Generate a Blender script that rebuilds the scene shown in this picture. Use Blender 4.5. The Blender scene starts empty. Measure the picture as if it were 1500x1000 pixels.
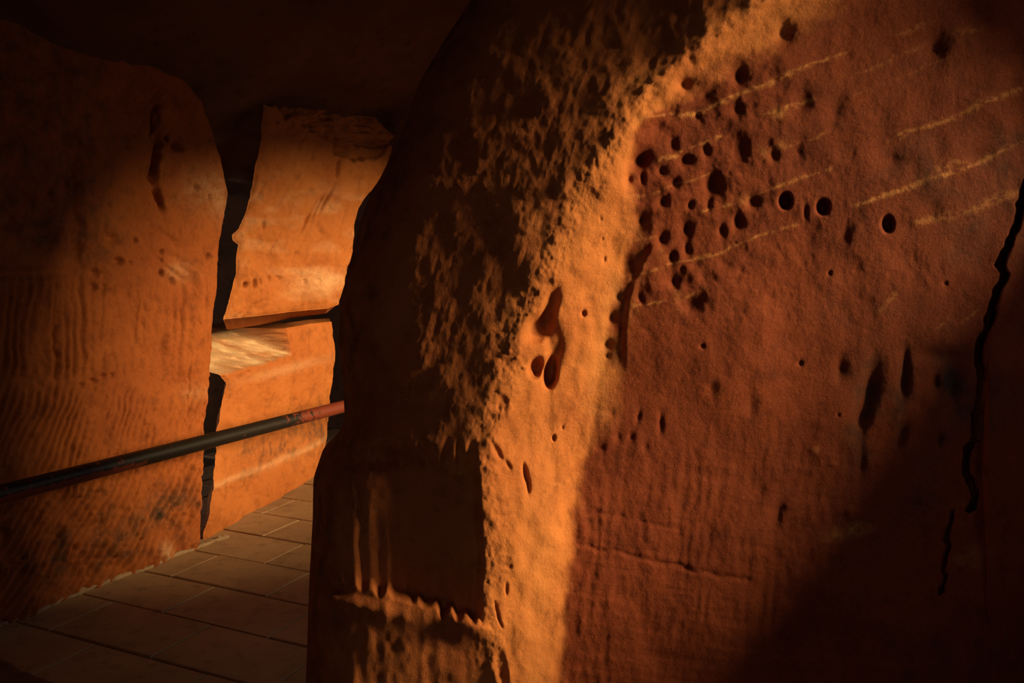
import bpy, math, random
import numpy as np

# ------------------------------------------------------------------ camera, world, sun, exposure
F, CX, HZ, EYE = 1250.0, 750.0, 376.0, 1.6      # focal length in px (1500 wide), principal column, horizon row, eye height
scene = bpy.context.scene
COL = scene.collection

cam_d = bpy.data.cameras.new('camera')
cam_d.sensor_width = 36.0
cam_d.lens = 36.0 * F / 1500.0
cam_d.shift_y = -(500.0 - HZ) / 1500.0
cam_d.clip_start = 0.05
cam = bpy.data.objects.new('camera', cam_d)
cam.location = (0, 0, EYE)
cam.rotation_euler = (math.pi / 2, 0, 0)
COL.objects.link(cam)
scene.camera = cam

world = bpy.data.worlds.new('world')
scene.world = world
world.use_nodes = True
bg = world.node_tree.nodes['Background']
bg.inputs[0].default_value = (0.72, 0.60, 0.52, 1)
bg.inputs[1].default_value = 0.9

TO_SUN = np.array([0.93, -0.20, 0.28]); TO_SUN /= np.linalg.norm(TO_SUN)
sun_d = bpy.data.lights.new('sun', 'SUN')
sun_d.energy = 6.9
sun_d.angle = math.radians(16)
sun_d.color = (1.0, 0.65, 0.29)
sun = bpy.data.objects.new('sun', sun_d)
from mathutils import Vector
sun.rotation_euler = Vector(TO_SUN).to_track_quat('Z', 'Y').to_euler()
sun.location = (6, -1.3, 4)
COL.objects.link(sun)

vs = scene.view_settings
vs.view_transform = 'Standard'
vs.look = 'None'
vs.exposure = 0.0
vs.gamma = 1.0
vs.use_curve_mapping = False

# ------------------------------------------------------------------ numeric helpers
def _hash(ix, iy, seed):
    h = (ix.astype(np.int64) * 374761393 + iy.astype(np.int64) * 668265263 + seed * 974711) & 0x7fffffff
    h = ((h ^ (h >> 13)) * 1274126177) & 0x7fffffff
    h = (h ^ (h >> 16)) & 0xffffff
    return h / float(0xffffff)

def vnoise(x, y, seed=0):
    x = np.asarray(x, float); y = np.asarray(y, float)
    ix = np.floor(x); iy = np.floor(y)
    fx = x - ix; fy = y - iy
    fx = fx * fx * fx * (fx * (fx * 6 - 15) + 10); fy = fy * fy * fy * (fy * (fy * 6 - 15) + 10)
    a = _hash(ix, iy, seed); b = _hash(ix + 1, iy, seed); c = _hash(ix, iy + 1, seed); d = _hash(ix + 1, iy + 1, seed)
    return ((a + (b - a) * fx) + ((c + (d - c) * fx) - (a + (b - a) * fx)) * fy) * 2 - 1

def fbm(x, y, seed=0, octv=4, gain=0.5):
    s = np.zeros(np.broadcast(x, y).shape); a = 1.0
    for k in range(octv):
        s = s + a * vnoise(x * 2 ** k + 17.3 * k, y * 2 ** k - 9.1 * k, seed + k * 31)
        a *= gain
    return s

def sstep(a, b, x):
    t = np.clip((x - a) / (b - a), 0, 1)
    return t * t * (3 - 2 * t)

def curve(pts):
    pts = sorted(pts)
    ys = np.array([p[0] for p in pts], float); xs = np.array([p[1] for p in pts], float)
    def f(y):
        # smoothed piecewise linear
        y = np.asarray(y, float)
        return (np.interp(y, ys, xs) * 2 + np.interp(y - 7, ys, xs) + np.interp(y + 7, ys, xs)) / 4
    return f

def seg_dist(X, Y, pts):
    best = np.full(X.shape, 1e9)
    for (x0, y0), (x1, y1) in zip(pts[:-1], pts[1:]):
        dx, dy = x1 - x0, y1 - y0
        t = np.clip(((X - x0) * dx + (Y - y0) * dy) / (dx * dx + dy * dy + 1e-9), 0, 1)
        best = np.minimum(best, np.hypot(X - x0 - t * dx, Y - y0 - t * dy))
    return best

def pit(X, Y, x, y, rx, ry, rot=0.0, p=2.0):
    c, s = math.cos(math.radians(rot)), math.sin(math.radians(rot))
    dx, dy = X - x, Y - y
    a = (dx * c + dy * s) / rx; b = (-dx * s + dy * c) / ry
    return np.exp(-np.power(np.minimum(a * a + b * b, 40.0), p) * 0.8)

def ray(px, py):
    px = np.asarray(px, float); py = np.asarray(py, float)
    return np.stack([(px - CX) / F, np.ones(np.broadcast(px, py).shape), (HZ - py) / F + 0 * px], -1)

ORI = np.array([0, 0, EYE])
def at(px, py, depth):
    return ORI + ray(px, py) * np.asarray(depth, float)[..., None]

def on_plane(px, py, p0, n):
    r = ray(px, py)
    t = np.dot(np.asarray(p0) - ORI, n) / (r @ np.asarray(n))
    return ORI + r * t[..., None]

def project(P):
    y = np.maximum(P[..., 1], 0.05)
    return CX + F * P[..., 0] / y, HZ - F * (P[..., 2] - EYE) / y

# ------------------------------------------------------------------ mesh helpers
def link(name, me, mat=None, parent=None, smooth=True):
    o = bpy.data.objects.new(name, me)
    COL.objects.link(o)
    if mat is not None and not me.materials:
        me.materials.append(mat)
    if smooth:
        me.polygons.foreach_set('use_smooth', [True] * len(me.polygons))
    if parent is not None:
        o.parent = parent
    return o

def mesh_from_quads(name, V, Q, attrs=None):
    me = bpy.data.meshes.new(name)
    V = np.ascontiguousarray(V, np.float32); Q = np.ascontiguousarray(Q, np.int32)
    me.vertices.add(len(V)); me.vertices.foreach_set('co', V.ravel())
    me.loops.add(Q.size); me.loops.foreach_set('vertex_index', Q.ravel())
    me.polygons.add(len(Q))
    me.polygons.foreach_set('loop_start', np.arange(len(Q), dtype=np.int32) * 4)
    me.polygons.foreach_set('loop_total', np.full(len(Q), 4, np.int32))
    for k, a in (attrs or {}).items():
        at_ = me.attributes.new(k, 'FLOAT', 'POINT')
        at_.data.foreach_set('value', np.ascontiguousarray(a, np.float32).ravel())
    me.update(calc_edges=True)
    me.validate()
    return me

def grid(name, P, mat, attrs=None, parent=None, origin=None, flip=False):
    nr, nc = P.shape[:2]
    idx = np.arange(nr * nc).reshape(nr, nc)
    Q = np.stack([idx[:-1, :-1], idx[:-1, 1:], idx[1:, 1:], idx[1:, :-1]], -1).reshape(-1, 4)
    if flip:
        Q = Q[:, ::-1]
    V = P.reshape(-1, 3)
    if origin is not None:
        V = V - np.asarray(origin)
    me = mesh_from_quads(name, V, Q, {k: a for k, a in (attrs or {}).items()})
    o = link(name, me, mat, parent)
    if origin is not None:
        o.location = origin
    return o

def empty(name, loc):
    o = bpy.data.objects.new(name, None)
    o.empty_display_size = 0.1
    o.location = loc
    COL.objects.link(o)
    return o

def tag(o, label=None, cat=None, group=None, kind=None):
    if label: o['label'] = label
    if cat: o['category'] = cat
    if group: o['group'] = group
    if kind: o['kind'] = kind
    return o

# ------------------------------------------------------------------ materials
def N(nt, t, x=0, y=0, **kw):
    n = nt.nodes.new(t)
    n.location = (x, y)
    for k, v in kw.items():
        setattr(n, k, v)
    return n

def mixc(nt, a, b, fac, blend='MIX'):
    m = N(nt, 'ShaderNodeMix', data_type='RGBA', blend_type=blend)
    for s, v in ((0, fac), (6, a), (7, b)):
        if isinstance(v, (int, float)): m.inputs[s].default_value = v
        elif isinstance(v, tuple): m.inputs[s].default_value = (*v, 1)
        else: nt.links.new(v, m.inputs[s])
    return m.outputs[2]

def ramp(nt, src, lo, hi):
    r = N(nt, 'ShaderNodeMapRange')
    r.inputs[1].default_value = lo; r.inputs[2].default_value = hi
    nt.links.new(src, r.inputs[0])
    return r.outputs[0]

def noise_tex(nt, vec, scale, detail=4, rough=0.55):
    n = N(nt, 'ShaderNodeTexNoise')
    n.inputs['Scale'].default_value = scale; n.inputs['Detail'].default_value = detail
    n.inputs['Roughness'].default_value = rough
    nt.links.new(vec, n.inputs['Vector'])
    return n.outputs['Fac']

def sandstone(name, c1, c2, alt=None, pale=(0.62, 0.42, 0.24), grime_shade=(0.055, 0.034, 0.022), bump=0.5, grain=1.0):
    m = bpy.data.materials.new(name); m.use_nodes = True
    nt = m.node_tree
    b = nt.nodes['Principled BSDF']
    g = N(nt, 'ShaderNodeNewGeometry').outputs['Position']
    big = noise_tex(nt, g, 2.3, 5, 0.6)
    med = noise_tex(nt, g, 11, 6, 0.65)
    fine = noise_tex(nt, g, 90, 4, 0.7)
    vfine = noise_tex(nt, g, 340, 3, 0.7)
    c = mixc(nt, c1, c2, ramp(nt, big, 0.36, 0.64))
    dark = tuple(v * 0.62 for v in c2)
    c = mixc(nt, c, dark, ramp(nt, med, 0.52, 0.75))
    light = tuple(min(1, v * 1.25) for v in c1)
    c = mixc(nt, c, light, ramp(nt, fine, 0.55, 0.85))
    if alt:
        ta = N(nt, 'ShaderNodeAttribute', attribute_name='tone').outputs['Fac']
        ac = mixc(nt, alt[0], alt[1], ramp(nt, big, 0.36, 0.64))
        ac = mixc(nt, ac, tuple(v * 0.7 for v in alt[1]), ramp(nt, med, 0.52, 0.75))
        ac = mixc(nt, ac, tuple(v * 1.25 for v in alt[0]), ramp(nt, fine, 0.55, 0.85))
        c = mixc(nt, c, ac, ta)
    speck = mixc(nt, c, tuple(min(1, v * 1.5) for v in c1), ramp(nt, vfine, 0.62, 0.82))
    pa = N(nt, 'ShaderNodeAttribute', attribute_name='pale').outputs['Fac']
    ga = N(nt, 'ShaderNodeAttribute', attribute_name='grime_shade').outputs['Fac']
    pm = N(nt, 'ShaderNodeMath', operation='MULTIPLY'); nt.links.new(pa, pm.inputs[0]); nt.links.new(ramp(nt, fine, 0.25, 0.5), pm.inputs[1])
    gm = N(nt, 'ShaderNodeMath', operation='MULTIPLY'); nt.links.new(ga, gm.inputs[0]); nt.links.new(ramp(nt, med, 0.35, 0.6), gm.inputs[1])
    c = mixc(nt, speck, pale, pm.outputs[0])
    c = mixc(nt, c, grime_shade, gm.outputs[0])
    nt.links.new(c, b.inputs['Base Color'])
    b.inputs['Roughness'].default_value = 0.82
    b.inputs['Specular IOR Level'].default_value = 0.25
    # fine grain relief
    add = N(nt, 'ShaderNodeMath', operation='ADD')
    m1 = N(nt, 'ShaderNodeMath', operation='MULTIPLY'); nt.links.new(vfine, m1.inputs[0]); m1.inputs[1].default_value = 0.7
    nt.links.new(fine, add.inputs[0]); nt.links.new(m1.outputs[0], add.inputs[1])
    bp = N(nt, 'ShaderNodeBump')
    bp.inputs['Strength'].default_value = bump
    bp.inputs['Distance'].default_value = 0.0032 * grain
    nt.links.new(add.outputs[0], bp.inputs['Height'])
    nt.links.new(bp.outputs[0], b.inputs['Normal'])
    return m

ROCK = sandstone('orange_sandstone', (0.56, 0.215, 0.062), (0.46, 0.150, 0.045))
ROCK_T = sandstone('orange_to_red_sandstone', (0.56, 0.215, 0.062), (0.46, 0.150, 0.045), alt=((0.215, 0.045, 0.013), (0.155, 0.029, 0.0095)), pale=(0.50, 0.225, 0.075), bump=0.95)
ROCK_R = sandstone('red_sandstone', (0.37, 0.112, 0.036), (0.29, 0.078, 0.026), pale=(0.66, 0.35, 0.14))
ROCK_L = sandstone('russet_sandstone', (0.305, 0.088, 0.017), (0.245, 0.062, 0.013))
ROCK_D = sandstone('shade_dark_sandstone', (0.13, 0.062, 0.034), (0.085, 0.045, 0.027))  # dark copy of the stone: the ceiling's shade is put into its colour
ROCK_B = sandstone('pale_orange_sandstone', (0.38, 0.130, 0.030), (0.32, 0.098, 0.022), pale=(0.70, 0.54, 0.34))
MORTAR = sandstone('lime_mortar', (0.36, 0.26, 0.16), (0.24, 0.16, 0.095), bump=0.9)
JOINT = sandstone('sandy_joint', (0.13, 0.09, 0.055), (0.09, 0.06, 0.04), bump=0.9)
TILE = sandstone('worn_paving_stone', (0.40, 0.275, 0.155), (0.31, 0.205, 0.115), bump=0.25, grain=0.5)

def rail_paint():
    m = bpy.data.materials.new('worn_black_and_red_rail_paint'); m.use_nodes = True
    nt = m.node_tree; b = nt.nodes['Principled BSDF']
    g = N(nt, 'ShaderNodeNewGeometry').outputs['Position']
    a = noise_tex(nt, g, 30, 6, 0.7)
    f = noise_tex(nt, g, 160, 4, 0.7)
    red = N(nt, 'ShaderNodeAttribute', attribute_name='red').outputs['Fac']
    s = N(nt, 'ShaderNodeMath', operation='ADD'); nt.links.new(red, s.inputs[0]); nt.links.new(ramp(nt, a, 0.3, 0.7), s.inputs[1])
    c = mixc(nt, (0.011, 0.009, 0.008), (0.15, 0.032, 0.017), ramp(nt, s.outputs[0], 0.85, 1.1))
    c = mixc(nt, c, (0.30, 0.25, 0.18), ramp(nt, f, 0.70, 0.78))
    nt.links.new(c, b.inputs['Base Color'])
    b.inputs['Roughness'].default_value = 0.5
    b.inputs['Specular IOR Level'].default_value = 0.25
    bp = N(nt, 'ShaderNodeBump'); bp.inputs['Strength'].default_value = 0.3; bp.inputs['Distance'].default_value = 0.002
    nt.links.new(a, bp.inputs['Height']); nt.links.new(bp.outputs[0], b.inputs['Normal'])
    return m
RAIL = rail_paint()

# ================================================================== PILLAR AND RIGHT WALL
S_ = curve([(-520, 800), (-120, 735), (0, 690), (60, 650), (120, 615), (180, 594), (230, 572), (310, 532), (370, 516), (440, 499), (500, 496),
            (560, 502), (610, 505), (632, 498), (655, 474), (700, 459), (760, 458), (850, 453), (1000, 448), (1200, 444)])
C_ = curve([(-520, 1330), (-140, 1230), (0, 1110), (60, 1035), (110, 968), (150, 932), (200, 900), (250, 872), (300, 850), (350, 830), (400, 806), (450, 778),
            (490, 757), (540, 742), (580, 733), (620, 716), (660, 708), (700, 714), (760, 716), (820, 720), (880, 716), (930, 722), (1000, 730), (1200, 740)])
B_ = curve([(-520, 1400), (-140, 1290), (0, 1160), (60, 1075), (110, 1005), (160, 946), (200, 926), (250, 921), (300, 926), (350, 917), (400, 905), (450, 891), (500, 881),
            (560, 870), (620, 858), (680, 848), (740, 840), (800, 832), (900, 822), (1000, 815), (1200, 800)])
PXM = 2.6 / F      # metres per pixel around the pillar

PITS = [  # x, y, rx, ry, depth (m), rot
    (938, 234, 13, 10, .050, -40), (921, 262, 6, 8, .02, 0), (941, 262, 4, 9, .018, 0),
    (1001, 124, 10, 11, .030, 30), (1083, 112, 9, 12, .028, 0), (1033, 140, 6, 14, .012, 35), (1146, 50, 13, 16, .03, 20),
    (1080, 160, 8, 9, .022, 0), (1021, 170, 5, 6, .014, 0), (1004, 234, 9, 9, .030, 0), (969, 250, 6, 8, .022, 0),
    (985, 213, 8, 11, .016, 0), (1034, 220, 6, 8, .022, 0), (1045, 272, 12, 16, .038, 15), (1038, 300, 5, 12, .014, 0),
    (988, 268, 7, 8, .02, 0), (972, 295, 7, 8, .022, 30), (1011, 300, 4, 6, .02, 0), (1103, 296, 9, 9, .030, 0),
    (1150, 294, 8.5, 10.5, .075, 0), (1205, 303, 8.5, 10, .060, 0), (1300, 328, 8, 11, .060, 0), (1081, 324, 6, 10, .030, 0),
    (1133, 228, 7, 11, .020, 0), (1088, 216, 10, 16, .018, 0), (1168, 225, 12, 18, .014, 0), (1058, 338, 6, 8, .025, 0),
    (941, 322, 9, 10, .025, 0), (969, 351, 7, 10, .028, 0), (1007, 336, 6, 9, .018, 0), (984, 375, 6, 9, .022, 0), (1006, 365, 6, 10, .020, 0),
    (987, 411, 7, 10, .026, 0), (999, 394, 4, 6, .012, 0), (1012, 446, 15, 15, .026, 0), (907, 434, 6, 6, .018, 0), (896, 464, 8, 9, .030, 0),
    (890, 504, 7, 7, .026, 0), (889, 521, 4, 5, .012, 0), (1029, 507, 3.5, 3.5, .014, 0), (1172, 532, 3.5, 4, .014, 0), (938, 436, 4, 9, .012, -15),
    (1130, 437, 12, 14, .012, 0), (1075, 455, 12, 16, .010, 0), (1180, 310, 4, 10, .014, 0), (1240, 345, 6, 14, .010, 0), (960, 185, 12, 10, .010, 0),
    (1085, 395, 6, 8, .008, 0), (1030, 405, 6, 8, .008, 0), (1215, 400, 3, 4, .012, 0), (1385, 415, 3, 3, .014, 0),
    # long hollows toward the right
    (1272, 575, 13, 44, .040, 12), (1262, 615, 12, 18, .025, 10), (1262, 680, 6, 30, .012, 0), (1324, 560, 8, 22, .030, 3), (1326, 530, 6, 20, .02, 0),
    (1368, 520, 34, 12, .022, 0), (1371, 560, 6, 12, .03, 0), (1394, 575, 13, 32, .034, 0), (1320, 640, 9, 24, .028, 18), (1375, 647, 6, 12, .024, 8),
    (1231, 540, 9, 18, .016, 5), (1228, 608, 2.5, 3, .010, 0), (1345, 740, 4, 4, .01, 0),
    (1140, 750, 10, 26, .018, 12), (1110, 720, 12, 12, .010, 0), (1370, 70, 16, 20, .028, 30), (1310, 235, 20, 16, .015, 0), (1430, 230, 24, 14, .01, 0),
    (1225, 160, 14, 24, .010, 20), (1175, 150, 12, 20, .012, 25), (1240, 80, 8, 8, .008, 0),
    (905, 640, 5, 7, .008, 0), (925, 640, 5, 7, .008, 0), (945, 655, 5, 8, .008, 0), (935, 610, 4, 12, .010, 10), (968, 620, 4, 16, .012, 0), (880, 655, 6, 6, .008, 0),
    (895, 605, 8, 8, .008, 0), (1190, 658, 5, 5, -.005, 0), (1222, 680, 6, 5, -.006, 0), (1045, 570, 8, 12, .008, 0), (1100, 590, 10, 14, .008, 0),
]
P_PITS = [  # on the pillar
    (785, 538, 9, 13, .075, 12), (806, 545, 9, 20, .085, 8), (790, 480, 16, 24, .050, 40), (806, 450, 10, 26, .035, 15), (812, 505, 12, 26, .020, 0),
    (855, 459, 3.5, 4.5, .020, 0), (811, 641, 3, 4.5, .018, 0), (824, 626, 2, 4, .006, 0), (769, 693, 4, 14, .022, -10), (774, 712, 3, 10, .014, 0),
    (746, 515, 4, 3, -.006, 0), (758, 524, 3.5, 3, -.006, 0), (768, 538, 3, 3, -.005, 0), (728, 660, 4, 14, .012, -30), (744, 680, 3, 8, .008, -30), (736, 592, 8, 12, .012, 0),
    (885, 380, 2.5, 5, .008, 10), (882, 350, 2, 3, .006, 0), (880, 320, 2, 4, .005, 0), (742, 862, 2.5, 9, .010, 0), (728, 895, 2.5, 14, .012, -12), (733, 912, 2, 8, .01, -20), (745, 830, 5, 4, .006, 0),
    (830, 705, 3, 5, -.003, 15), (818, 712, 2, 4, -.003, 15), (800, 718, 3, 3, -.003, 0), (735, 980, 8, 30, .02, -8),
]
RIDGES = [  # bedding veins: polyline, half width px, strength
    ([(930, 178), (968, 168), (1020, 166), (1060, 148), (1100, 132), (1160, 105), (1200, 92), (1240, 78)], 4.0, 1.0),
    ([(968, 232), (985, 228), (1020, 212), (1062, 200)], 3.2, 1.0),
    ([(1120, 170), (1150, 158), (1190, 148)], 4.0, .9),
    ([(915, 292), (950, 285), (1000, 268), (1040, 255)], 2.6, .5),
    ([(1025, 312), (1048, 304), (1075, 297), (1110, 283), (1160, 265), (1215, 248)], 2.6, .75),
    ([(920, 354), (960, 346)], 2.4, .5),
    ([(893, 412), (930, 403), (980, 388), (1050, 370), (1110, 345), (1165, 330)], 2.8, .75),
    ([(928, 450), (950, 446), (972, 440)], 2.6, .8),
    ([(1000, 437), (1018, 428), (1040, 420)], 2.4, .5),
    ([(1255, 302), (1290, 288), (1340, 270), (1385, 256), (1430, 240), (1490, 213), (1560, 180)], 4.2, 1.0),
    ([(1378, 246), (1400, 236), (1420, 240)], 6, .7),
    ([(1300, 208), (1345, 190), (1380, 178), (1420, 160), (1500, 128)], 4.2, .8),
    ([(1345, 325), (1390, 315), (1430, 303), (1490, 283)], 6.5, .7),
    ([(1230, 115), (1280, 98), (1350, 70)], 2.8, .35),
    ([(1250, 140), (1330, 108), (1400, 80)], 2.4, .25),
    ([(1130, 220), (1168, 210), (1210, 195)], 3.0, .5),
    ([(1390, 60), (1410, 45), (1440, 40)], 5, .4), ([(1320, 50), (1350, 35)], 8, .35),
    ([(1290, 455), (1312, 430)], 4, .4), ([(1370, 480), (1390, 468)], 4, .45), ([(1410, 475), (1430, 455)], 3, .4),
]

def rock_depth(px, py):
    """Depth (m, along the view axis) of the pillar and the right wall; also the pale / grime masks."""
    S, C, B = S_(py), C_(py), B_(py)
    warp = 9 * fbm(px / 60, py / 70, 5, 3) * sstep(0, 60, np.abs(px - S))
    C = C + warp * 0.9
    xm = (px - C) * PXM
    top = sstep(330, 20, py)
    a = -(0.165 + 0.20 * top)
    b = 0.72
    r = 0.045
    D = 2.50 + 0.5 * (a + b) * xm + 0.5 * (b - a) * np.sqrt(xm * xm + r * r)
    # the wall behind: its depth follows the foot of the lit edge, evened out so that it stays a plane
    wb = np.zeros(py.shape)
    for k in np.linspace(-90, 90, 13):
        xk = (B_(py + k) - C_(py + k)) * PXM
        wb = wb + (2.50 + 0.5 * (a + b) * xk + 0.5 * (b - a) * np.sqrt(xk * xk + r * r)) / 13.0
    Wd = wb + 0.19 * (px - B + 0.35 * warp) * PXM
    dd = D - Wd
    mk = sstep(0.0, 0.03, xm)
    D = D * (1 - mk) + mk * 0.5 * (D + Wd - np.sqrt(dd * dd + 0.010 ** 2))
    # rounding toward the hidden left side
    D = D + 0.16 * np.exp(-(px - S) / 20.0) + 0.11 * np.exp(-(px - S) / (47.0 - 29.0 * sstep(660, 720, py)))
    left = sstep(18, -18, px - C)                       # 1 on the dark face
    onwall = sstep(-12, 14, px - B)
    strip = (1 - left) * (1 - onwall)
    # ---- dark face: chipped, leaning facets
    lean = px + 0.22 * py
    chip = fbm(lean / 38, py / 50, 11, 4, 0.42)
    chip2 = np.abs(vnoise(lean / 21, py / 30, 23)) + 0.4 * np.abs(vnoise(lean / 10, py / 15, 29))
    zone = sstep(700, 610, py + 0.25 * (px - 600))
    D = D + left * zone * (0.0054 * chip - 0.0036 * chip2 + 0.002 + 0.0007 * fbm(px / 7, py / 9, 67, 3))
    D = D + left * 0.006 * fbm(px / 120, py / 150, 41, 2)
    # smoother dressed band on the far left of the face
    g1 = np.sin((px + 6 * fbm(px / 40, py / 160, 3, 2)) / 26.0 * 2 * np.pi)
    # ---- recess cut into the lower part of the dark face with scalloped chisel ends
    bot = 846 + (px - 490) * (60.0 / 210.0)
    rr = px - (C_(py) - 12)
    grooves = np.cos((px + 9 * fbm(px / 60, py / 140, 7, 2)) / 23.0 * 2 * np.pi)
    edge_b = bot + 6 * grooves * (0.7 + 0.9 * vnoise(px / 31, py / 90, 79)) + 4 * vnoise(px / 14, py / 30, 83)
    inside = sstep(4, -10, rr) * sstep(640, 700, py + 6 * grooves) * sstep(10, -12, py - edge_b) * sstep(-5, 30, px - S)
    D = D + inside * (0.012 + 0.036 * sstep(475, 600, px) + 0.003 * grooves * sstep(700, 840, py))
    lowz = sstep(610, 700, py) * left
    D = D + lowz * (0.0010 * g1 * sstep(0.2, -0.3, vnoise(px / 90, py / 120, 77)) + 0.006 * fbm(px / 40, py / 60, 9, 3))
    lip = np.exp(-((py - bot - 18) / 20.0) ** 2) * sstep(40, 80, px - S) * sstep(10, -30, px - C)
    D = D - 0.020 * lip
    below = sstep(0, 25, py - bot - 10) * left
    D = D + below * (0.0022 * fbm(px / 30, py / 44, 15, 3) + 0.18 * (px - 640) * PXM)
    # ledge above the bulging foot
    D = D + 0.030 * pit(px, py, 540, 668, 55, 16, 0, 1.5) * left
    # ---- rounded lit edge: soft undulation
    D = D + strip * (0.008 * fbm(px / 45, py / 90, 51, 3) + 0.0009 * fbm(px / 7, py / 9, 57, 3))
    ridge_n = np.exp(-((px - C) / 26.0) ** 2)
    D = D + ridge_n * 0.004 * fbm(px / 11, py / 13, 63, 4)
    for (x, y, rx, ry, d, rot) in P_PITS:
        D = D + d * pit(px, py, x, y, rx, ry, rot)
    # ---- right wall
    w = onwall
    D = D + w * (0.012 * fbm(px / 150, py / 170, 119, 3) + 0.0042 * fbm(px / 58, py / 74, 123, 2) + 0.0020 * fbm(px / 24, py / 30, 107, 4) + 0.0005 * fbm(px / 6, py / 7, 111, 3))
    pocky = sstep(560, 420, py) * sstep(1250, 1080, px)
    D = D + w * pocky * 0.0034 * fbm(px / 20, py / 24, 137, 3)
    # banded bedding relief rising to the right
    q = py + 0.33 * px
    D = D + w * sstep(480, 300, py) * 0.0018 * fbm(px / 300, q / 16, 141, 3)
    D = D + w * sstep(500, 300, py) * 0.0045 * fbm(px / 420, q / 50, 143, 2)
    # vertical tooling marks low on the wall
    tl = np.sin((px + 0.10 * py + 10 * fbm(px / 50, py / 80, 151, 2)) / 19 * 2 * np.pi)
    lowr = sstep(560, 760, py) * w
    D = D + lowr * (0.0016 * tl * (0.5 + 0.5 * vnoise(px / 60, py / 50, 157)) + 0.0018 * fbm(px / 14, py / 26, 163, 3))
    q2 = py - 0.16 * px
    D = D + lowr * 0.0024 * fbm(px / 260, q2 / 22, 171, 3)
    for (x, y, rx, ry, d, rot) in PITS:
        D = D + (d if d > 0.04 else 0.85 * d) * pit(px, py, x, y, rx * (0.95 if d > 0.04 else 0.90), ry * (0.95 if d > 0.04 else 0.90), rot, 1.8 if d > 0.05 and ry < 20 else 0.9)
    # step: the wall right of this line stands proud and turns a dark side to the left
    stepx = np.interp(py, [330, 360, 385, 415, 440, 470, 505], [962, 950, 938, 924, 916, 912, 911])
    st = sstep(-3, 9, px - stepx) * sstep(348, 368, py) * sstep(560, 490, py)
    D = D - 0.016 * st * np.exp(-np.maximum(px - stepx, 0) / 60)
    # spur over the deep pit at the bend of the edge
    sp = sstep(6, -4, px - np.interp(py, [170, 200, 235, 262, 285], [938, 926, 918, 914, 912])) * sstep(165, 200, py) * sstep(300, 270, py)
    D = D - 0.020 * sp * onwall * 0 - 0.012 * sp
    # long fissures
    fw = 3 * fbm(px / 22, py / 22, 181, 3)
    D = D + 0.006 * np.exp(-(seg_dist(px, py + fw, [(850, 798), (900, 806), (960, 820), (1020, 836), (1095, 852)]) / 4.0) ** 2)
    D = D - 0.0015 * np.exp(-(seg_dist(px, py + fw, [(850, 804), (960, 829), (1095, 862)]) / 7.0) ** 2)
    D = D + 0.003 * np.exp(-(seg_dist(px, py + 2 * fw, [(860, 750), (930, 764), (1010, 770)]) / 4.0) ** 2)
    D = D - 0.0015 * np.exp(-(seg_dist(px, py + 2 * fw, [(870, 684), (1000, 682), (1130, 684), (1220, 684)]) / 6.0) ** 2)
    # the big crack and the slab beyond it
    crack = [(1530, 190), (1498, 290), (1488, 330), (1472, 372), (1463, 388), (1473, 402), (1458, 430), (1450, 465), (1436, 500), (1431, 530), (1440, 560),
             (1436, 590), (1427, 610), (1434, 640), (1416, 655), (1415, 690), (1430, 728), (1420, 746)]
    cw = 4.5 + 1.5 * vnoise(px / 12, py / 12, 191)
    dc = seg_dist(px + 2.5 * vnoise(px / 9, py / 9, 195), py, crack)
    D = D + 0.085 * np.exp(-(dc / cw) ** 4)
    crack2 = [(1396, 752), (1386, 790), (1384, 830), (1379, 870)]
    D = D + 0.05 * np.exp(-(seg_dist(px + 4 * fbm(px / 14, py / 16, 197, 3), py, crack2) / (1.2 + 2.4 * sstep(880, 790, py))) ** 2)
    cxr = np.interp(py, [190, 290, 388, 465, 530, 560, 610, 655, 690, 746], [1530, 1498, 1463, 1450, 1431, 1440, 1427, 1416, 1415, 1425])
    D = D - 0.012 * sstep(0, 14, px - cxr) * sstep(150, 250, py) * sstep(742, 690, py)
    # bedding veins and pale salts
    pale = np.zeros(px.shape); relief = np.zeros(px.shape)
    vein_w = 0.85 + 0.55 * vnoise(px / 21, py / 15, 213)
    vein_b = np.clip(0.65 + 1.0 * fbm(px / 6, py / 5, 217, 3) + 0.5 * vnoise(px / 40, py / 30, 219), 0, 1)
    for pts, hw, st_ in RIDGES:
        wob = 2.2 * fbm(px / 34, py / 34, 211, 3)
        e = np.exp(-(seg_dist(px, py + wob, pts) / (hw * vein_w)) ** 2) * st_ * vein_b
        pale = np.maximum(pale, e)
        relief = np.maximum(relief, np.exp(-(seg_dist(px, py + wob, pts) / (hw * 1.3)) ** 2) * st_)
    D = D - 0.0016 * relief
    # wall just below a vein is eaten back a little
    salt = np.exp(-((px - B - 12) / 22.0) ** 2) * sstep(300, 380, py) * sstep(700, 560, py) * (0.55 + 0.6 * fbm(px / 20, py / 30, 221, 3))
    pale = np.maximum(pale, 0.75 * np.clip(salt, 0, 1))
    for (x, y, rx, ry, k) in ((1140, 166, 9, 8, .9), (1088, 290, 9, 9, .6), (1118, 225, 7, 9, .4), (1245, 778, 32, 9, .8), (1425, 815, 26, 14, .35), (1195, 658, 5, 5, .4),
                              (992, 437, 8, 16, .3), (1146, 213, 8, 8, .4), (970, 372, 8, 8, .35), (805, 712, 26, 8, .35), (852, 530, 12, 10, .3)):
        pale = np.maximum(pale, k * pit(px, py, x, y, rx, ry, -12, 1.2) * (0.75 + 0.5 * fbm(px / 8, py / 8, 227, 2)))
    pale = np.maximum(pale, 0.28 * sstep(0, 70, px - C) * (1 - onwall) * sstep(480, 800, py) * sstep(40, 10, np.abs(px - 0.5 * (C_(py) + B_(py)) - 10)))
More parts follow.
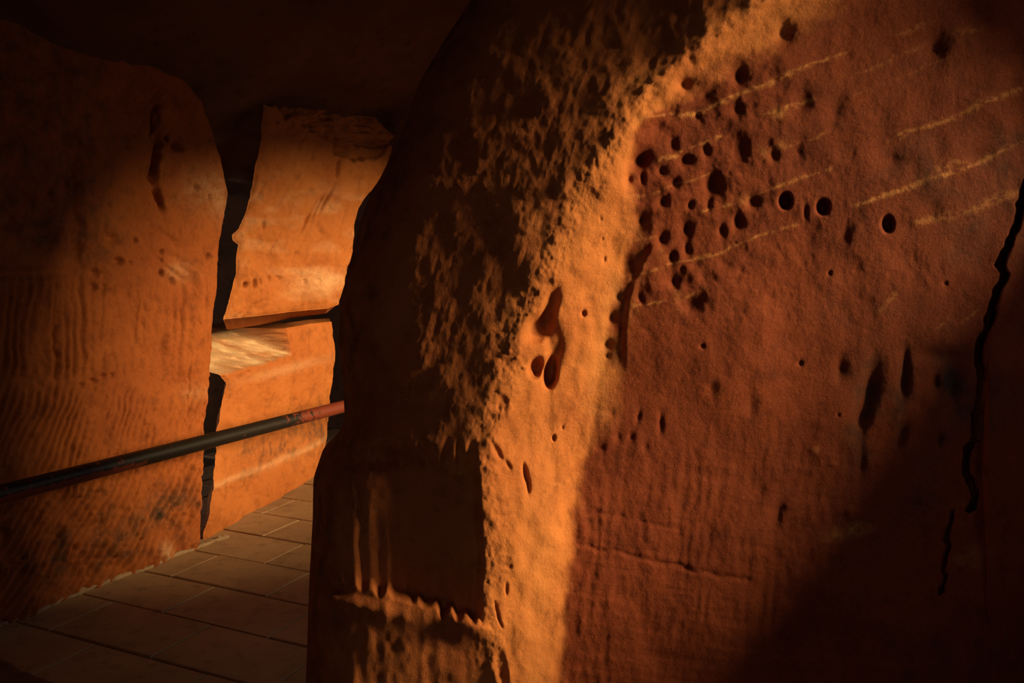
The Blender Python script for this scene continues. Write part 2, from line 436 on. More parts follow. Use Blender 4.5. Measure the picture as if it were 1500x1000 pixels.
    grime_shade = 0.75 * pit(px, py, 1272, 580, 20, 60, 10, 1.2) + 0.75 * pit(px, py, 1390, 560, 24, 60, 0, 1.2) + 0.6 * pit(px, py, 1322, 580, 14, 70, 5, 1.2)  # darker over the long hollows
    grime_shade = grime_shade + 0.55 * np.clip(fbm(px / 110, py / 120, 231, 3) - 0.1, 0, 1) * sstep(1180, 1330, px)
    grime_shade = grime_shade + 0.6 * left * sstep(90, 0, px - S)  # shade on the side turning away, painted into the mask
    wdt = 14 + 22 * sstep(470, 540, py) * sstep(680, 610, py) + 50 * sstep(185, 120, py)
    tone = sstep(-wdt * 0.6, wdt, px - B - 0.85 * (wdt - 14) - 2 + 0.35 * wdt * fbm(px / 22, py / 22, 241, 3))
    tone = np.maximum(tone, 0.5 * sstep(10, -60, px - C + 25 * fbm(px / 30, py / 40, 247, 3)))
    return D, np.clip(pale, 0, 1), np.clip(grime_shade, 0, 1), tone

def rows_for(y0, y1, step=1.75):
    fine = np.arange(-30, 1031, step)
    up = np.linspace(y0, -34, 26); dn = np.linspace(1034, y1, 26)
    return np.concatenate([up, fine, dn])

def build_rock():
    py = rows_for(-560, 1185)[:, None]
    S, C, B = S_(py), C_(py), B_(py)
    # --- pillar: hidden back, wrap round the left, dark face, lit edge
    w = np.linspace(0, 1, 270)[None, :]
    px = S + (B - S) * w
    pyy = py + 0 * px
    D, pale, grime_shade, tone = rock_depth(px, pyy)
    P = at(px, pyy, D)
    BACK = 3.22
    wrap = []
    K = 14
    for k in range(K, 0, -1):
        t = k / K
        d = D[:, :1] + (BACK - D[:, :1]) * t
        x = px[:, :1] + 10 * t + 22 * t * t
        wrap.append(at(x, pyy[:, :1], d))
    back = at(B, pyy[:, :1], np.full_like(B, BACK + 0.02))
    Pp = np.concatenate([back] + wrap + [P], 1)
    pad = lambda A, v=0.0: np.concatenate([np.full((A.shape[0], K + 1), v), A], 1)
    base = np.array([0.02, 2.75, 0.0])
    o = grid('rock_pillar', Pp, ROCK_T, {'pale': pad(pale), 'grime_shade': pad(grime_shade, 0.5), 'tone': pad(tone)}, origin=base, flip=True)
    tag(o, 'massive sandstone pillar with dark chipped face and one glowing orange rounded edge', 'pillar', kind='thing')
    # --- right wall
    t = np.concatenate([np.linspace(0, 1, 400), ])[None, :]
    px = B + (1560 - B) * t
    far = np.linspace(1564, 1900, 24)[None, :] + 0 * B
    px = np.concatenate([px, np.maximum(far, px[:, -1:] + 4 * np.arange(1, 25)[None, :])], 1)
    pyy = py + 0 * px
    D, pale, grime_shade, tone = rock_depth(px, pyy)
    P = at(px, pyy, D)
    e1 = at(px[:, -1:], pyy[:, :1], np.full_like(B, BACK))
    e2 = at(B, pyy[:, :1], np.full_like(B, BACK))
    P = np.concatenate([P, e1, e2], 1)
    z = np.zeros((P.shape[0], 2))
    o = grid('wall_right', P, ROCK_T, {'tone': np.concatenate([tone, z + 1], 1), 'pale': np.concatenate([pale, z], 1), 'grime_shade': np.concatenate([grime_shade, z], 1)}, flip=True)
    tag(o, 'rough red sandstone wall with round pockmarks, pale slanting veins and a long crack', 'wall', kind='structure')
build_rock()

# ================================================================== LEFT WALL
W0 = np.array([-2.20, 3.68, 0.0]); WE = np.array([0.416, 0.909, 0.0]); WE /= np.linalg.norm(WE)
WN = np.array([WE[1], -WE[0], 0.0])

def build_wall_left():
    edge = [(60, 196), (92, 218), (105, 262), (120, 292), (150, 312), (190, 326), (240, 335), (285, 339), (320, 336), (350, 331), (400, 326), (470, 323), (540, 320), (600, 317), (700, 310), (795, 303)]
    ep = on_plane(np.array([e[1] for e in edge], float), np.array([e[0] for e in edge], float), W0, WN)
    es = (ep - W0) @ WE; ez = ep[:, 2]
    order = np.argsort(ez)
    z = np.concatenate([np.linspace(-0.06, 2.75, 560), np.linspace(2.78, 4.0, 8)])[:, None]
    se = np.interp(z, ez[order], es[order])
    t = np.concatenate([np.linspace(0, 0.6, 40), np.linspace(0.6, 1, 300)[1:]])[None, :]
    s0 = -4.2
    s = s0 + (se - s0) * t
    # put the dense columns into view (s from about -0.15)
    tt = np.concatenate([np.linspace(0, 1, 40) ** 1.0 * 0, np.zeros(0)])
    s = np.concatenate([np.linspace(s0, -0.25, 30)[None, :-1] + 0 * se, -0.25 + (se + 0.25) * np.linspace(0, 1, 330)[None, :]], 1)
    P = W0 + s[..., None] * WE + np.array([0, 0, 1.0]) * (z + 0 * s)[..., None]
    px, py = project(P)
    py = np.where(P[..., 1] < 1.0, 500, py); px = np.where(P[..., 1] < 1.0, -900, px)
    de = se - s
    zz = z + 0 * s
    h = 0.030 * fbm(s * 2.2, zz * 2.0, 301, 3) + 0.006 * fbm(s * 14, zz * 12, 307, 4) + 0.0016 * fbm(s * 70, zz * 60, 311, 3)
    # edge rounding
    h = h - 0.10 * np.exp(-de / 0.03) - 0.05 * np.exp(-de / 0.10) * sstep(1.6, 2.5, zz)
    # tool marks: three dressed bands
    ph1 = (px + 0.05 * py + 5 * fbm(px / 40, py / 70, 321, 3)) / 14.5
    g1 = np.abs(np.sin(np.pi * ph1)) ** 1.6
    m1 = sstep(392, 425, py + 8 * vnoise(px / 14, 0 * px, 325)) * sstep(560, 535, py) * (0.55 + 0.45 * vnoise(px / 30, py / 90, 327))
    ph2 = (px + 0.36 * py + 4 * fbm(px / 40, py / 60, 331, 3)) / 10.5
    g2 = np.abs(np.sin(np.pi * ph2)) ** 1.4
    m2 = sstep(548, 590, py) * sstep(775, 690, py + 0.35 * (px - 300) * -1 - 40) * (0.6 + 0.4 * vnoise(px / 26, py / 60, 337))
    ph3 = (px + 0.55 * py + 3.5 * fbm(px / 40, py / 60, 341, 3)) / 12.0
    g3 = np.abs(np.sin(np.pi * ph3)) ** 1.4
    fl = 920 - 0.41 * px
    m3 = sstep(-215, -150, py - fl) * (0.75 + 0.4 * vnoise(px / 24, py / 30, 347))
    m2 = m2 * (1 - sstep(-215, -150, py - fl))
    fe = sstep(0.015, 0.07, de)
    m1, m2, m3 = m1 * fe, m2 * fe, m3 * fe
    h = h + 0.018 * m1 * g1 + 0.016 * m2 * g2 + 0.025 * m3 * g3 + m3 * 0.003 * fbm(px / 12, py / 12, 349, 3)
    # pits at the lower chisel ends
    m3b = m3 * np.clip(vnoise(px / 9, py / 9, 351) - 0.2, 0, 1)
    h = h - 0.014 * m3b
    feats = [(231, 176, 4, 20, .07, 3), (235, 238, 4.5, 32, .09, 3), (239, 290, 4, 16, .06, 0), (266, 214, 6, 6, .05, 0), (250, 202, 3, 5, .03, 0),
             (229, 140, 6, 7, .03, 0), (290, 274, 3, 4, .02, 0), (305, 289, 3, 4, .025, 0), (168, 350, 8, 8, .03, 0), (201, 352, 3.5, 4, .025, 0), (174, 383, 5, 5, .03, 0),
             (192, 385, 3, 3, .02, 0), (241, 370, 3.5, 4, .03, 0), (239, 381, 3, 4, .02, 0), (238, 400, 4, 5, .035, 0), (257, 411, 4, 5, .03, 0), (141, 400, 5, 5, .02, 0), (137, 421, 4, 6, .02, 0),
             (304, 375, 3, 4, .02, 0), (270, 385, 5, 22, .010, -55), (255, 395, 4, 20, .010, -55), (245, 345, 4, 30, .008, -50), (150, 345, 5, 22, .010, 25), (60, 330, 14, 22, .03, 20), (15, 325, 14, 12, .035, 0),
             (95, 225, 7, 9, .02, 0), (75, 285, 6, 8, .02, 0), (90, 330, 8, 10, .02, 20), (40, 300, 9, 26, .02, 0), (115, 565, 5, 4, .02, 0), (130, 558, 5, 4, .02, 0), (145, 551, 4, 4, .02, 0), (160, 549, 4, 4, .02, 0),
             (100, 210, 10, 110, .018, 0), (112, 300, 12, 120, .030, 0), (95, 380, 30, 14, .022, -14), (50, 400, 60, 8, .025, -2), (78, 490, 3, 80, .010, 0), (10, 760, 6, 34, .02, 8),
             (278, 560, 2, 40, .008, 0), (300, 640, 3, 36, .014, 0), (293, 670, 3, 30, .012, 0), (262, 470, 2.2, 50, .006, 4), (210, 470, 2.2, 50, .006, 6), (311, 560, 3, 36, .008, 0)]
    for (x, y, rx, ry, d, rot) in feats:
        h = h - d * pit(px + 2.5 * vnoise(px / 8, py / 10, 381), py, x, y, rx, ry, rot, 1.3)
    # pale bosses where the chisel stopped
    for (x, y, rx, ry, d, rot) in [(265, 398, 4, 16, .010, -55), (280, 392, 4, 14, .010, -55), (150, 470, 3, 60, .006, 5), (205, 455, 3, 40, .008, 8), (222, 450, 3, 40, .008, 6), (290, 468, 3, 6, .008, 0), (78, 360, 6, 20, .012, 30)]:
        h = h + d * pit(px, py, x, y, rx, ry, rot)
    P = P + h[..., None] * WN
    # wrap behind the end of the wall
    wrap = []
    for k in range(1, 9):
        t_ = k / 8
        q = P[:, -1:] + (np.array([-0.62, 0.42, 0]) * 0.5 * t_) + WE * (-0.04 * t_)
        wrap.append(q)
    P2 = np.concatenate([P] + wrap, 1)
    pale = np.zeros(px.shape)
    for (x, y, rx, ry, k) in ((305, 275, 30, 26, .35), (320, 300, 14, 20, .4), (244, 806, 8, 10, .9), (290, 575, 20, 10, .2), (265, 398, 16, 12, .3)):
        pale = np.maximum(pale, k * pit(px, py, x, y, rx, ry, 0, 1.0) * (0.8 + 0.4 * fbm(px / 8, py / 8, 361, 2)))
    grime_shade = 0.8 * pit(px, py, 75, 820, 42, 30, -30, 1) + 0.7 * pit(px, py, 240, 745, 60, 18, -22, 1) + 0.5 * pit(px, py, 170, 790, 50, 24, -24, 1)
    grime_shade = grime_shade + 0.9 * sstep(230, 90, px) * sstep(430, 330, py) * 0.6 + 0.5 * np.clip(fbm(px / 30, py / 30, 371, 3), 0, 1) * m3  # upper left shade painted into the mask, plus patchy dirt on the chisel band
    padw = np.zeros((P.shape[0], 8))
    o = grid('wall_left', P2, ROCK_L, {'pale': np.concatenate([pale, padw], 1), 'grime_shade': np.concatenate([np.clip(grime_shade, 0, 1), padw + 0.6], 1)}, flip=False)
    tag(o, 'orange sandstone wall dressed with slanting chisel grooves behind the handrail', 'wall', kind='structure')
build_wall_left()

# ================================================================== BLOCKS AT THE BACK
def resample(pts, n):
    pts = np.array(pts, float)
    d = np.concatenate([[0], np.cumsum(np.hypot(*np.diff(pts, axis=0).T))])
    t = np.linspace(0, d[-1], n)
    return np.stack([np.interp(t, d, pts[:, 0]), np.interp(t, d, pts[:, 1])], -1)

def coons(top, bottom, left, right, nu, nv):
    T, Bm, L, R = resample(top, nu), resample(bottom, nu), resample(left, nv), resample(right, nv)
    u = np.linspace(0, 1, nu)[None, :, None]; v = np.linspace(0, 1, nv)[:, None, None]
    P = (1 - v) * T[None] + v * Bm[None] + (1 - u) * L[:, None] + u * R[:, None]
    P = P - ((1 - u) * (1 - v) * T[0] + u * (1 - v) * T[-1] + (1 - u) * v * Bm[0] + u * v * Bm[-1])
    return P[..., 0], P[..., 1], u[..., 0], v[..., 0]

def closed_block(name, P, grime_side, pale, grime_shade, mat, back_pull, origin, label, cat):
    """front relief P plus sides that run back along back_pull(k) and a closing back"""
    nr, nc = P.shape[:2]
    rings = []
    V = [P.reshape(-1, 3)]
    idx = np.arange(nr * nc).reshape(nr, nc)
    Q = [np.stack([idx[:-1, :-1], idx[:-1, 1:], idx[1:, 1:], idx[1:, :-1]], -1).reshape(-1, 4)]
    loop = np.concatenate([idx[0, :], idx[1:, -1], idx[-1, -2::-1], idx[-2:0:-1, 0]])
    prev = loop; base = nr * nc
    c = P.reshape(-1, 3)[loop]
    n = len(loop)
    for k in range(1, 7):
        q = back_pull(c, k / 6.0)
        cur = np.arange(base, base + n); base += n
        V.append(q)
        Q.append(np.stack([prev, np.roll(prev, -1), np.roll(cur, -1), cur], -1))
        prev = cur
    V = np.concatenate(V); Q = np.concatenate(Q)
    ns = len(V) - nr * nc
    me = mesh_from_quads(name, V - origin, Q[:, ::-1], {'pale': np.concatenate([pale.ravel(), np.zeros(ns)]), 'grime_shade': np.concatenate([grime_shade.ravel(), np.full(ns, grime_side)])})
    o = link(name, me, mat); o.location = origin
    sm = np.ones(len(Q), bool); sm[(nr - 1) * (nc - 1):] = False
    me.polygons.foreach_set('use_smooth', sm)
    return tag(o, label, cat)

def upper_block():
    p0 = at(np.array(330.), np.array(468.), np.array(5.0)); e = np.array([0.5, 0.866, 0]); n = np.array([0.866, -0.5, 0.0])
    top = [(390, 148), (402, 141), (430, 138), (470, 146), (520, 153), (548, 152)]
    right = [(548, 152), (566, 172), (583, 197), (577, 222), (570, 245), (552, 272), (530, 305), (523, 340), (519, 372), (506, 415), (499, 446)]
    left = [(390, 148), (384, 185), (381, 220), (372, 270), (362, 312), (354, 334), (345, 344), (346, 352), (354, 358), (346, 400), (338, 440), (330, 468)]
    bottom = [(330, 468), (380, 463), (440, 456), (480, 452), (499, 446)]
    px, py, u, v = coons(top, bottom, left, right, 150, 210)
    P = on_plane(px, py, p0, n)
    m = 1.0 / 225.0
    ed = np.minimum(np.minimum(u * 180, (1 - u) * 180), np.minimum(v * 320, (1 - v) * 320)) + 0 * px
    h = 0.020 * fbm(px / 60, py / 60, 401, 3) + 0.004 * fbm(px / 12, py / 14, 405, 4) + 0.0015 * fbm(px / 4, py / 4, 409, 2)
    h = h - 0.02 * np.exp(-ed / 5.0)
    # broken, flaky upper corner: recessed behind a ragged line
    line = seg_dist(px, py, [(0, 0), (1, 1)]) * 0
    rag = (py - np.interp(px, [385, 450, 480, 500, 530, 560, 590], [150, 185, 205, 230, 238, 228, 200])) + 7 * fbm(px / 14, py / 14, 411, 3)
    fl = sstep(4, -6, rag)
    h = h - fl * (0.045 + 0.03 * fbm(px / 22, py / 10, 415, 4) + 0.03 * sstep(0, -70, rag))
    # slanting scratches and a row of small pits
    for (x, y, rx, ry, d, rot) in [(482, 292, 2.6, 20, .03, 28), (470, 300, 2.2, 18, .02, 28), (458, 310, 2.4, 18, .018, 28), (447, 330, 2, 16, .012, 30), (494, 247, 3, 12, .03, 2), (386, 330, 2.5, 6, .02, 0),
                                   (358, 417, 2.5, 4, .03, 0), (371, 415, 3, 6, .03, 10), (380, 412, 2, 4, .02, 0), (394, 408, 3, 4, .02, 0), (410, 407, 4, 3, .02, 0), (448, 412, 3, 3, .015, 0), (465, 410, 4, 3, .015, 0),
                                   (428, 182, 3, 4, .02, 0), (404, 178, 3, 3, .02, 0), (430, 380, 2, 14, .008, 30), (415, 345, 2.2, 18, .010, 32), (405, 352, 2, 14, .009, 32)]:
        h = h - d * pit(px, py, x, y, rx, ry, rot)
    g = np.sin((px + 0.5 * py + 6 * fbm(px / 30, py / 30, 421, 2)) / 13 * 2 * np.pi)
    h = h + 0.0035 * g * sstep(-0.2, 0.4, vnoise(px / 40, py / 40, 425))
    P = P + h[..., None] * n
    pale = 0.15 * np.clip(fbm(px / 40, py / 18, 431, 3), 0, 1) * sstep(230, 300, py) + 0.35 * pit(px, py, 470, 412, 34, 12, 0, 1)
    grime_shade = 0.55 * fl * (0.6 + 0.5 * fbm(px / 20, py / 10, 435, 2))
    org = np.array([-1.15, 5.55, 0.95])
    cen = P.mean((0, 1))
    def pull(c, t):
        vdir = (c - ORI); vdir = vdir / vdir[:, 1:2]
        inn = (cen - c) * 0.06 * t
        q = c + vdir * 0.75 * t + inn
        # the underside is undercut: it slopes down and back
        low = sstep(1.30, 1.20, c[:, 2])
        q[:, 2] -= low * 0.14 * min(1.0, t * 1.25)
        return q
    return closed_block('sandstone_block', P, 0.0, np.clip(pale, 0, 1), np.clip(grime_shade, 0, 1), ROCK_B, pull, org,
                        'tall leaning upper block of orange sandstone with a flaky broken top corner', 'rock')
upper_block()

def lower_block():
    p0 = np.array([-1.735, 4.72, 0.0]); e = np.array([0.175, 0.985, 0]); e /= np.linalg.norm(e); n = np.array([e[1], -e[0], 0.0])
    top = [(316, 494), (360, 489), (425, 481), (460, 474), (490, 471)]
    right = [(490, 471), (492, 505), (489, 560), (487, 600), (481, 645), (476, 690)]
    left = [(316, 494), (322, 545), (334, 562), (326, 610), (316, 680), (305, 799)]
    bottom = [(305, 799), (340, 775), (380, 748), (420, 720), (476, 686)]
    px, py, u, v = coons(top, bottom, left, right, 150, 210)
    P = on_plane(px, py, p0, n)
    ed = np.minimum(np.minimum(u * 170, (1 - u) * 170), v * 250) + 0 * px
    h = 0.020 * fbm(px / 50, py / 60, 501, 3) + 0.005 * fbm(px / 12, py / 14, 505, 4) + 0.0015 * fbm(px / 4, py / 4, 509, 2)
    # shelf cut into the upper left corner
    line = np.interp(px, [300, 330, 350, 385, 425], [552, 549, 540, 532, 519]) + 1.5 * fbm(px / 6, py / 6, 511, 2)
    inn = sstep(1.5, -1.5, py - line) * sstep(1.5, -1.5, px - 424 - 1.5 * fbm(px / 5, py / 5, 515, 2))
    back = inn * (0.03 + 0.012 * np.maximum(line - py, 0))
    h = h - 0.02 * np.exp(-ed / 4) * (1 - inn) - back
    h = h + inn * 0.005 * fbm(px / 16, py / 16, 517, 3)
    for (x, y, rx, ry, d, rot) in [(360, 545, 3, 3, .01, 0), (400, 620, 2, 30, .008, 3), (386, 615, 2, 30, .010, 0), (440, 600, 2, 14, .01, 30), (425, 606, 2, 14, .01, 30), (455, 592, 2, 12, .01, 30)]:
        h = h - d * pit(px, py, x, y, rx, ry, rot)
    # raised course line low on the face
    h = h + 0.004 * np.exp(-((py - np.interp(px, [300, 350, 400, 480], [720, 700, 682, 640])) / 5.0) ** 2)
    P = P + h[..., None] * n
    pale = 0.85 * inn * (0.7 + 0.4 * fbm(px / 12, py / 8, 521, 3)) + 0.22 * np.exp(-((py - np.interp(px, [300, 350, 400, 480], [716, 698, 680, 640])) / 5.0) ** 2)
    pale = pale + 0.2 * pit(px, py, 420, 540, 60, 6, -14, 1)
    grime_shade = 0.65 * pit(px, py, 440, 640, 40, 26, -20, 1) + 0.55 * pit(px, py, 375, 665, 28, 26, -20, 1) + 0.4 * pit(px, py, 470, 610, 16, 30, 0, 1) + 0.6 * sstep(90, 40, np.interp(px, [305, 480], [790, 688]) - py + 50) * 0
    org = np.array([-1.55, 5.6, 0.0])
    cen = P.mean((0, 1))
    def pull(c, t):
        vdir = (c - ORI); vdir = vdir / vdir[:, 1:2]
        q = c + vdir * 0.7 * t + (cen - c) * 0.05 * t
        q[:, 2] = np.where(c[:, 2] < 0.05, np.minimum(q[:, 2], c[:, 2]), np.maximum(q[:, 2], c[:, 2] - 0.02))
        return q
    return closed_block('sandstone_block', P, 0.0, np.clip(pale, 0, 1), np.clip(grime_shade, 0, 1), ROCK_B, pull, org,
                        'low bright orange sandstone block with a pale notched shelf, standing on the paving', 'rock')
lower_block()

# ================================================================== CEILING, BACK WALL, ENCLOSING WALLS
def ceiling():
    y = np.linspace(-1.9, 9.0, 170)[:, None]; x = np.linspace(-5.2, 2.7, 150)[None, :]
    xw = -2.2 + 0.458 * (y - 3.68)
    z = 2.62 + 0.05 * sstep(4, 7, y) + 0.42 * np.maximum(x - xw - 0.05, -1.2)
    z = np.minimum(z, 4.1) + 0.05 * fbm(x * 1.7, y * 1.7, 601, 4) + 0.012 * fbm(x * 9, y * 9, 605, 3)
    P = np.stack([x + 0 * y, y + 0 * x, z], -1)
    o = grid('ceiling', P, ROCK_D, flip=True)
    tag(o, 'rock ceiling above the passage, its shade put into the dark colour', 'ceiling', kind='structure')
ceiling()

def plain_wall(name, a, b, z0, z1, label, mat, amp=0.05, nx=60, nz=44, seed=0):
    a = np.array(a, float); b = np.array(b, float)
    t = np.linspace(0, 1, nx)[None, :]; z = np.linspace(z0, z1, nz)[:, None]
    L = np.hypot(*(b - a))
    n = np.array([-(b - a)[1], (b - a)[0]]) / L
    h = amp * fbm(t * L * 1.5, z * 1.5, 700 + seed, 4)
    P = np.stack([a[0] + (b - a)[0] * t + n[0] * h, a[1] + (b - a)[1] * t + n[1] * h, z + 0 * t], -1)
    o = grid(name, P, mat)
    return tag(o, label, 'wall', kind='structure')
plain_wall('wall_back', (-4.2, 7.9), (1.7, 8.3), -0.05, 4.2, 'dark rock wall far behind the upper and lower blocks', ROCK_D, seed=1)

def opening_wall(name, x, y0, y1, z0, z1, hole, label, facing_x=True):
    """rock wall in the plane x=const with an irregular hole shaped for the light it lets in"""
    hole = np.array(hole, float)
    hp = resample(np.vstack([hole, hole[:1]]), 161)[:-1]
    c = hp.mean(0)
    outer = []
    for p in hp:
        d = p - c
        ts = []
        for k, (lo, hi) in enumerate(((y0, y1), (z0, z1))):
            if d[k] > 1e-9: ts.append((hi - c[k]) / d[k])
            elif d[k] < -1e-9: ts.append((lo - c[k]) / d[k])
        outer.append(c + d * min(ts))
    outer = np.array(outer)
    # pull the nearest samples onto the rectangle's corners
    for cor in ((y0, z0), (y0, z1), (y1, z0), (y1, z1)):
        outer[np.argmin(np.hypot(*(outer - np.array(cor)).T))] = cor
    n = len(hp)
    rings = []
    wob = 0.02 * fbm(np.arange(n) / 5.0, np.zeros(n), 801, 2)
    out = TO_SUN / TO_SUN[0] * 0.5 if facing_x else np.array([0.5, 0, 0])
    dirs = (hp - c) / np.linalg.norm(hp - c, axis=1)[:, None]
    rings.append(np.column_stack([np.full(n, x), hp + 0.10 * dirs]) + out)
    rings.append(np.column_stack([np.full(n, x), hp + 0.0 * dirs]) + out * 0.05)
    rings.append(np.column_stack([np.full(n, x), hp + wob[:, None] * dirs]))
    for t in (0.15, 0.35, 0.6, 0.85, 1.0):
        q = hp + (outer - hp) * t
        rings.append(np.column_stack([x + (0.04 * fbm(q[:, 0] * 2, q[:, 1] * 2, 805, 3) if t < 1 else np.zeros(n)), q]))
    V = np.concatenate(rings); R = len(rings)
    if not facing_x:                       # the wall stands across the passage instead: x is the distance behind the viewer
        V = np.column_stack([V[:, 1], -V[:, 0], V[:, 2]])
    idx = np.arange(R * n).reshape(R, n)
    Q = np.stack([idx[:-1], np.roll(idx[:-1], -1, 1), np.roll(idx[1:], -1, 1), idx[1:]], -1).reshape(-1, 4)
    o = link(name, mesh_from_quads(name, V, Q), ROCK_R)
    return tag(o, label, 'wall', kind='structure')

opening_wall('wall_front', 1.7, -5.1, 2.5, -0.05, 4.3,  # opening added out of view to let in weak fill light
             [(-0.9, 0.3), (-0.2, 0.0), (0.5, 0.1), (0.8, 0.8), (0.8, 1.6), (0.5, 2.2), (-0.1, 2.4), (-0.7, 2.1), (-1.0, 1.4)],
             'unseen rock wall behind the viewer with an opening added for dim fill light', facing_x=False)
opening_wall('gobo_wall_side', 2.35, -1.8, 3.1, -0.05, 4.3,  # light blocker added out of view; its hole shapes the sun on the pillar
             [(1.86, 0.80), (2.05, 0.82), (2.22, 0.92), (2.42, 1.12), (2.56, 1.38), (2.66, 1.68), (2.73, 1.95), (2.62, 2.22), (2.44, 2.52), (2.24, 2.96), (1.95, 3.10), (1.86, 2.6), (1.84, 1.6)],
             'unseen added side wall, its tall opening shaped to let low sun onto the pillar edge')
opening_wall('gobo_wall_rear', 1.62, 2.9, 8.4, -0.05, 4.2,  # unseen blocker; hole outline cut to shape the beam on the rear blocks
             [(3.45, 1.50), (3.6, 1.20), (4.05, 0.98), (4.6, 0.85), (5.6, 0.75), (6.3, 1.0), (6.5, 1.8), (6.3, 2.5), (5.6, 2.80), (4.9, 2.82), (4.3, 2.78), (3.7, 2.70), (3.45, 2.35)],
             'unseen added wall, its wide opening shaped to light the rear passage')

def ground():
    x = np.concatenate([np.linspace(2.4, 8, 40), np.linspace(9, 60, 12)])[None, :]; y = np.linspace(-40, 40, 90)[:, None]
    P = np.stack([x + 0 * y, y + 0 * x, -0.15 + 0.04 * fbm(x, y, 881, 3)], -1)
    o = grid('ground', P, ROCK_D)  # added out of view to keep sky light from entering from below
    tag(o, 'unseen dark ground added outside the openings to block light from below', 'ground', kind='structure')
ground()

# ================================================================== FLOOR AND PAVING
def floor():
    x = np.linspace(-5.2, 2.7, 60)[None, :]; y = np.linspace(-1.9, 9, 80)[:, None]
    P = np.stack([x + 0 * y, y + 0 * x, -0.012 + 0.004 * fbm(x * 3, y * 3, 901, 3)], -1)
    o = grid('floor', P, JOINT)
    tag(o, 'floor of worn rectangular paving stones running along the left wall', 'floor', kind='structure')
    return o
FLOOR = floor()

def tile_mesh(L, Wd, seed):
    rnd = random.Random(seed)
    g = 0.004; th = 0.035; bv = 0.005
    def ring(ins, z):
        a, b = L / 2 - g - ins, Wd / 2 - g - ins
        return [(-a, -b, z), (a, -b, z), (a, b, z), (-a, b, z)]
    V = ring(0, -th) + ring(0, -bv) + ring(bv, 0)
    V = [(x + rnd.uniform(-.0015, .0015), y + rnd.uniform(-.0015, .0015), z) for x, y, z in V]
    Q = []
    for k in (0, 4):
        for i in range(4):
            Q.append((k + i, k + (i + 1) % 4, k + 4 + (i + 1) % 4, k + 4 + i))
    Q.append((8, 9, 10, 11)); Q.append((3, 2, 1, 0))
    me = mesh_from_quads('paving_tile', np.array(V), np.array(Q))
    me.materials.append(TILE)
    me.polygons.foreach_set('use_smooth', [False] * len(me.polygons))
    return me

def paving():
    rnd = random.Random(4)
    ang = math.atan2(-WE[0], WE[1])            # across direction WN
    ang = math.atan2(WN[1], WN[0])
    CW, TL = 0.338, 0.60
    kinds = [tile_mesh(TL, CW, k) for k in range(5)]
    # a joint starts at image (232, 840): s there
    s_ref = float(((on_plane(np.array(232.), np.array(840.), np.zeros(3), np.array([0, 0, 1.0])) - W0) @ WE))
    for i in range(-6, 12):
        s = s_ref + (i + 0.5) * CW
        off = 0.50 if (i % 2 == 1) else 0.80
        for j in range(-4, 4):
            a = off + TL * (j - 0.5)
            if s < 1.2 and a < -0.10: continue
            if a > 2.0 or a < -1.3: continue
            p = W0 + WE * s + WN * a
            if p[1] < 2.2 or p[1] > 8: continue
            t = bpy.data.objects.new('paving_tile', rnd.choice(kinds))
            COL.objects.link(t)
            t.parent = FLOOR
            t.location = (p[0], p[1], rnd.uniform(-.002, .002))
            t.rotation_euler = (rnd.uniform(-.003, .003), rnd.uniform(-.003, .003), ang + rnd.choice((0, math.pi)))
paving()

def mortar_fillet():
    s = np.linspace(-1.6, 1.33, 420)[:, None]
    k = np.linspace(0, 1, 7)[None, :]
    wd = 0.022 + 0.007 * fbm(s * 9, 0 * s, 921, 3); ht = 0.016 + 0.007 * fbm(s * 14, 0 * s + 3, 925, 3)
    bul = np.sin(k * math.pi) * 0.008
    out = wd * (1 - k) + bul + 0.012
    up = ht * k + bul - 0.006
    n_ = 0.004 * fbm(s * 40, k * 4, 929, 2)
    base = 0.030 * fbm(s * 2.2, 0 * s, 301, 3)
    P = W0 + s[..., None] * WE + (out + n_ + base - 0.02)[..., None] * WN + (up + n_)[..., None] * np.array([0, 0, 1.0])
    o = grid('trim_1', P, MORTAR)
    tag(o, 'thin crumbly pale mortar line along the foot of the left wall', 'trim', kind='structure')
mortar_fillet()

# ================================================================== HANDRAIL
def tube(path, r, sides=20):
    path = np.array(path, float)
    rings = []
    for i, p in enumerate(path):
        d = path[min(i + 1, len(path) - 1)] - path[max(i - 1, 0)]
        d = d / np.linalg.norm(d)
        up = np.array([0, 0, 1.0]) if abs(d[2]) < 0.9 else np.array([1.0, 0, 0])
        a = np.cross(d, up); a /= np.linalg.norm(a); b = np.cross(a, d)
        th = np.linspace(0, 2 * math.pi, sides, endpoint=False)
        rings.append(p + r * (np.cos(th)[:, None] * a + np.sin(th)[:, None] * b))
    V = np.concatenate(rings); n = sides
    idx = np.arange(len(V)).reshape(-1, n)
    Q = np.stack([idx[:-1], np.roll(idx[:-1], -1, 1), np.roll(idx[1:], -1, 1), idx[1:]], -1).reshape(-1, 4)
    # end caps
    caps = []
    for ring, c in ((idx[0], path[0]), (idx[-1], path[-1])):
        k = len(V); V = np.vstack([V, c])
        for i in range(0, n, 2):
            caps.append((ring[i], ring[(i + 1) % n], ring[(i + 2) % n], k))
    Q = np.vstack([Q, np.array(caps)])
    return V, Q

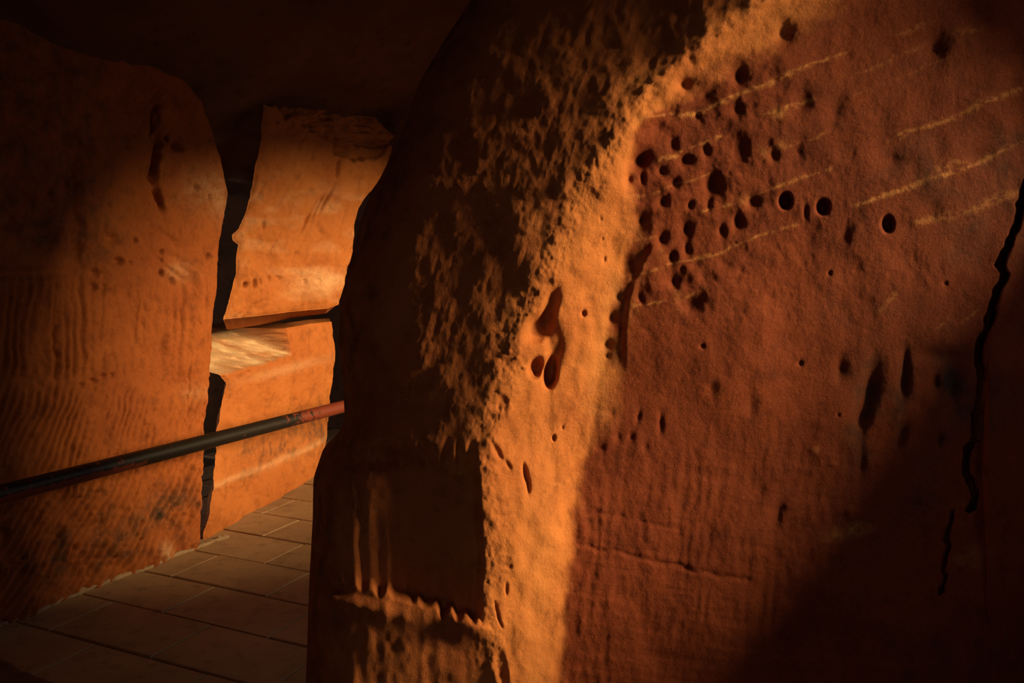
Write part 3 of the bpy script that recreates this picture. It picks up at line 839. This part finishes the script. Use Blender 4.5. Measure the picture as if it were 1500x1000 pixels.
def handrail():
    off = 0.30
    def rp(px, py):
        # rail lies in the vertical plane parallel to the wall, `off` in front of it
        return on_plane(np.array(float(px)), np.array(float(py)), W0 + WN * off, WN)
    a, b = rp(0, 724), rp(504, 595)
    d = (b - a) / np.linalg.norm(b - a)
    p0, p1 = a - d * 0.9, b + d * 1.5
    path = [p0 + (p1 - p0) * t for t in np.linspace(0, 1, 90)]
    V, Q = tube(path, 0.038, 24)
    root = empty('handrail', (p0[0], p0[1], 0))
    org = np.array([p0[0], p0[1], 0.0])
    s = (V - a) @ d; L = float((b - a) @ d)
    low = sstep(0.006, -0.014, V[:, 2] - (a[2] + (b[2] - a[2]) * s / L))
    red = 1.0 * sstep(1.0, 0.3, s) * (0.25 + 0.75 * low) + 0.9 * sstep(L - 0.75, L - 0.15, s)
    o = link('rail', mesh_from_quads('rail', V - org, Q, {'red': red}), RAIL, root)
    for q in (a - d * 0.75, b + d * 1.4):
        V, Q = tube([np.array([q[0], q[1], z]) for z in np.linspace(0.0, q[2] - 0.01, 8)], 0.022, 16)
        link('post', mesh_from_quads('post', V - org, Q, {'red': np.full(len(V), 0.2)}), RAIL, root)
    tag(root, 'round metal handrail in worn black and red paint in front of the left wall', 'handrail')
handrail()

# ================================================================== DARK LEDGE, BOTTOM LEFT CORNER
def ledge():
    t = np.linspace(0, 1, 60)[:, None]; k = np.linspace(0, 1, 24)[None, :]
    a = np.array([-2.12, 3.10, 0.0]); b = np.array([-1.35, 2.62, 0.0])
    e = (b - a) / np.linalg.norm(b - a); n = np.array([-e[1], e[0], 0.0])
    prof_x = np.interp(k, [0, .15, .5, .85, 1], [0.22, 0.20, 0.0, -0.20, -0.22])
    prof_z = np.interp(k, [0, .15, .5, .85, 1], [-0.01, 0.10, 0.125, 0.10, -0.01])
    endf = sstep(0, 0.06, t) * sstep(1, 0.90, t)
    z = prof_z * (0.35 + 0.65 * endf) + 0.012 * fbm(t * 9, k * 3, 951, 3) * sstep(0, .03, prof_z)
    P = a + t[..., None] * (b - a) + (prof_x + 0.015 * fbm(t * 7, k * 2, 955, 2))[..., None] * n + z[..., None] * np.array([0, 0, 1.0])
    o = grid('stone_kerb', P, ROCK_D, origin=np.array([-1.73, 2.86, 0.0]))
    tag(o, 'low dark stone kerb at the bottom left corner of the paving', 'kerb', kind='thing')
ledge()
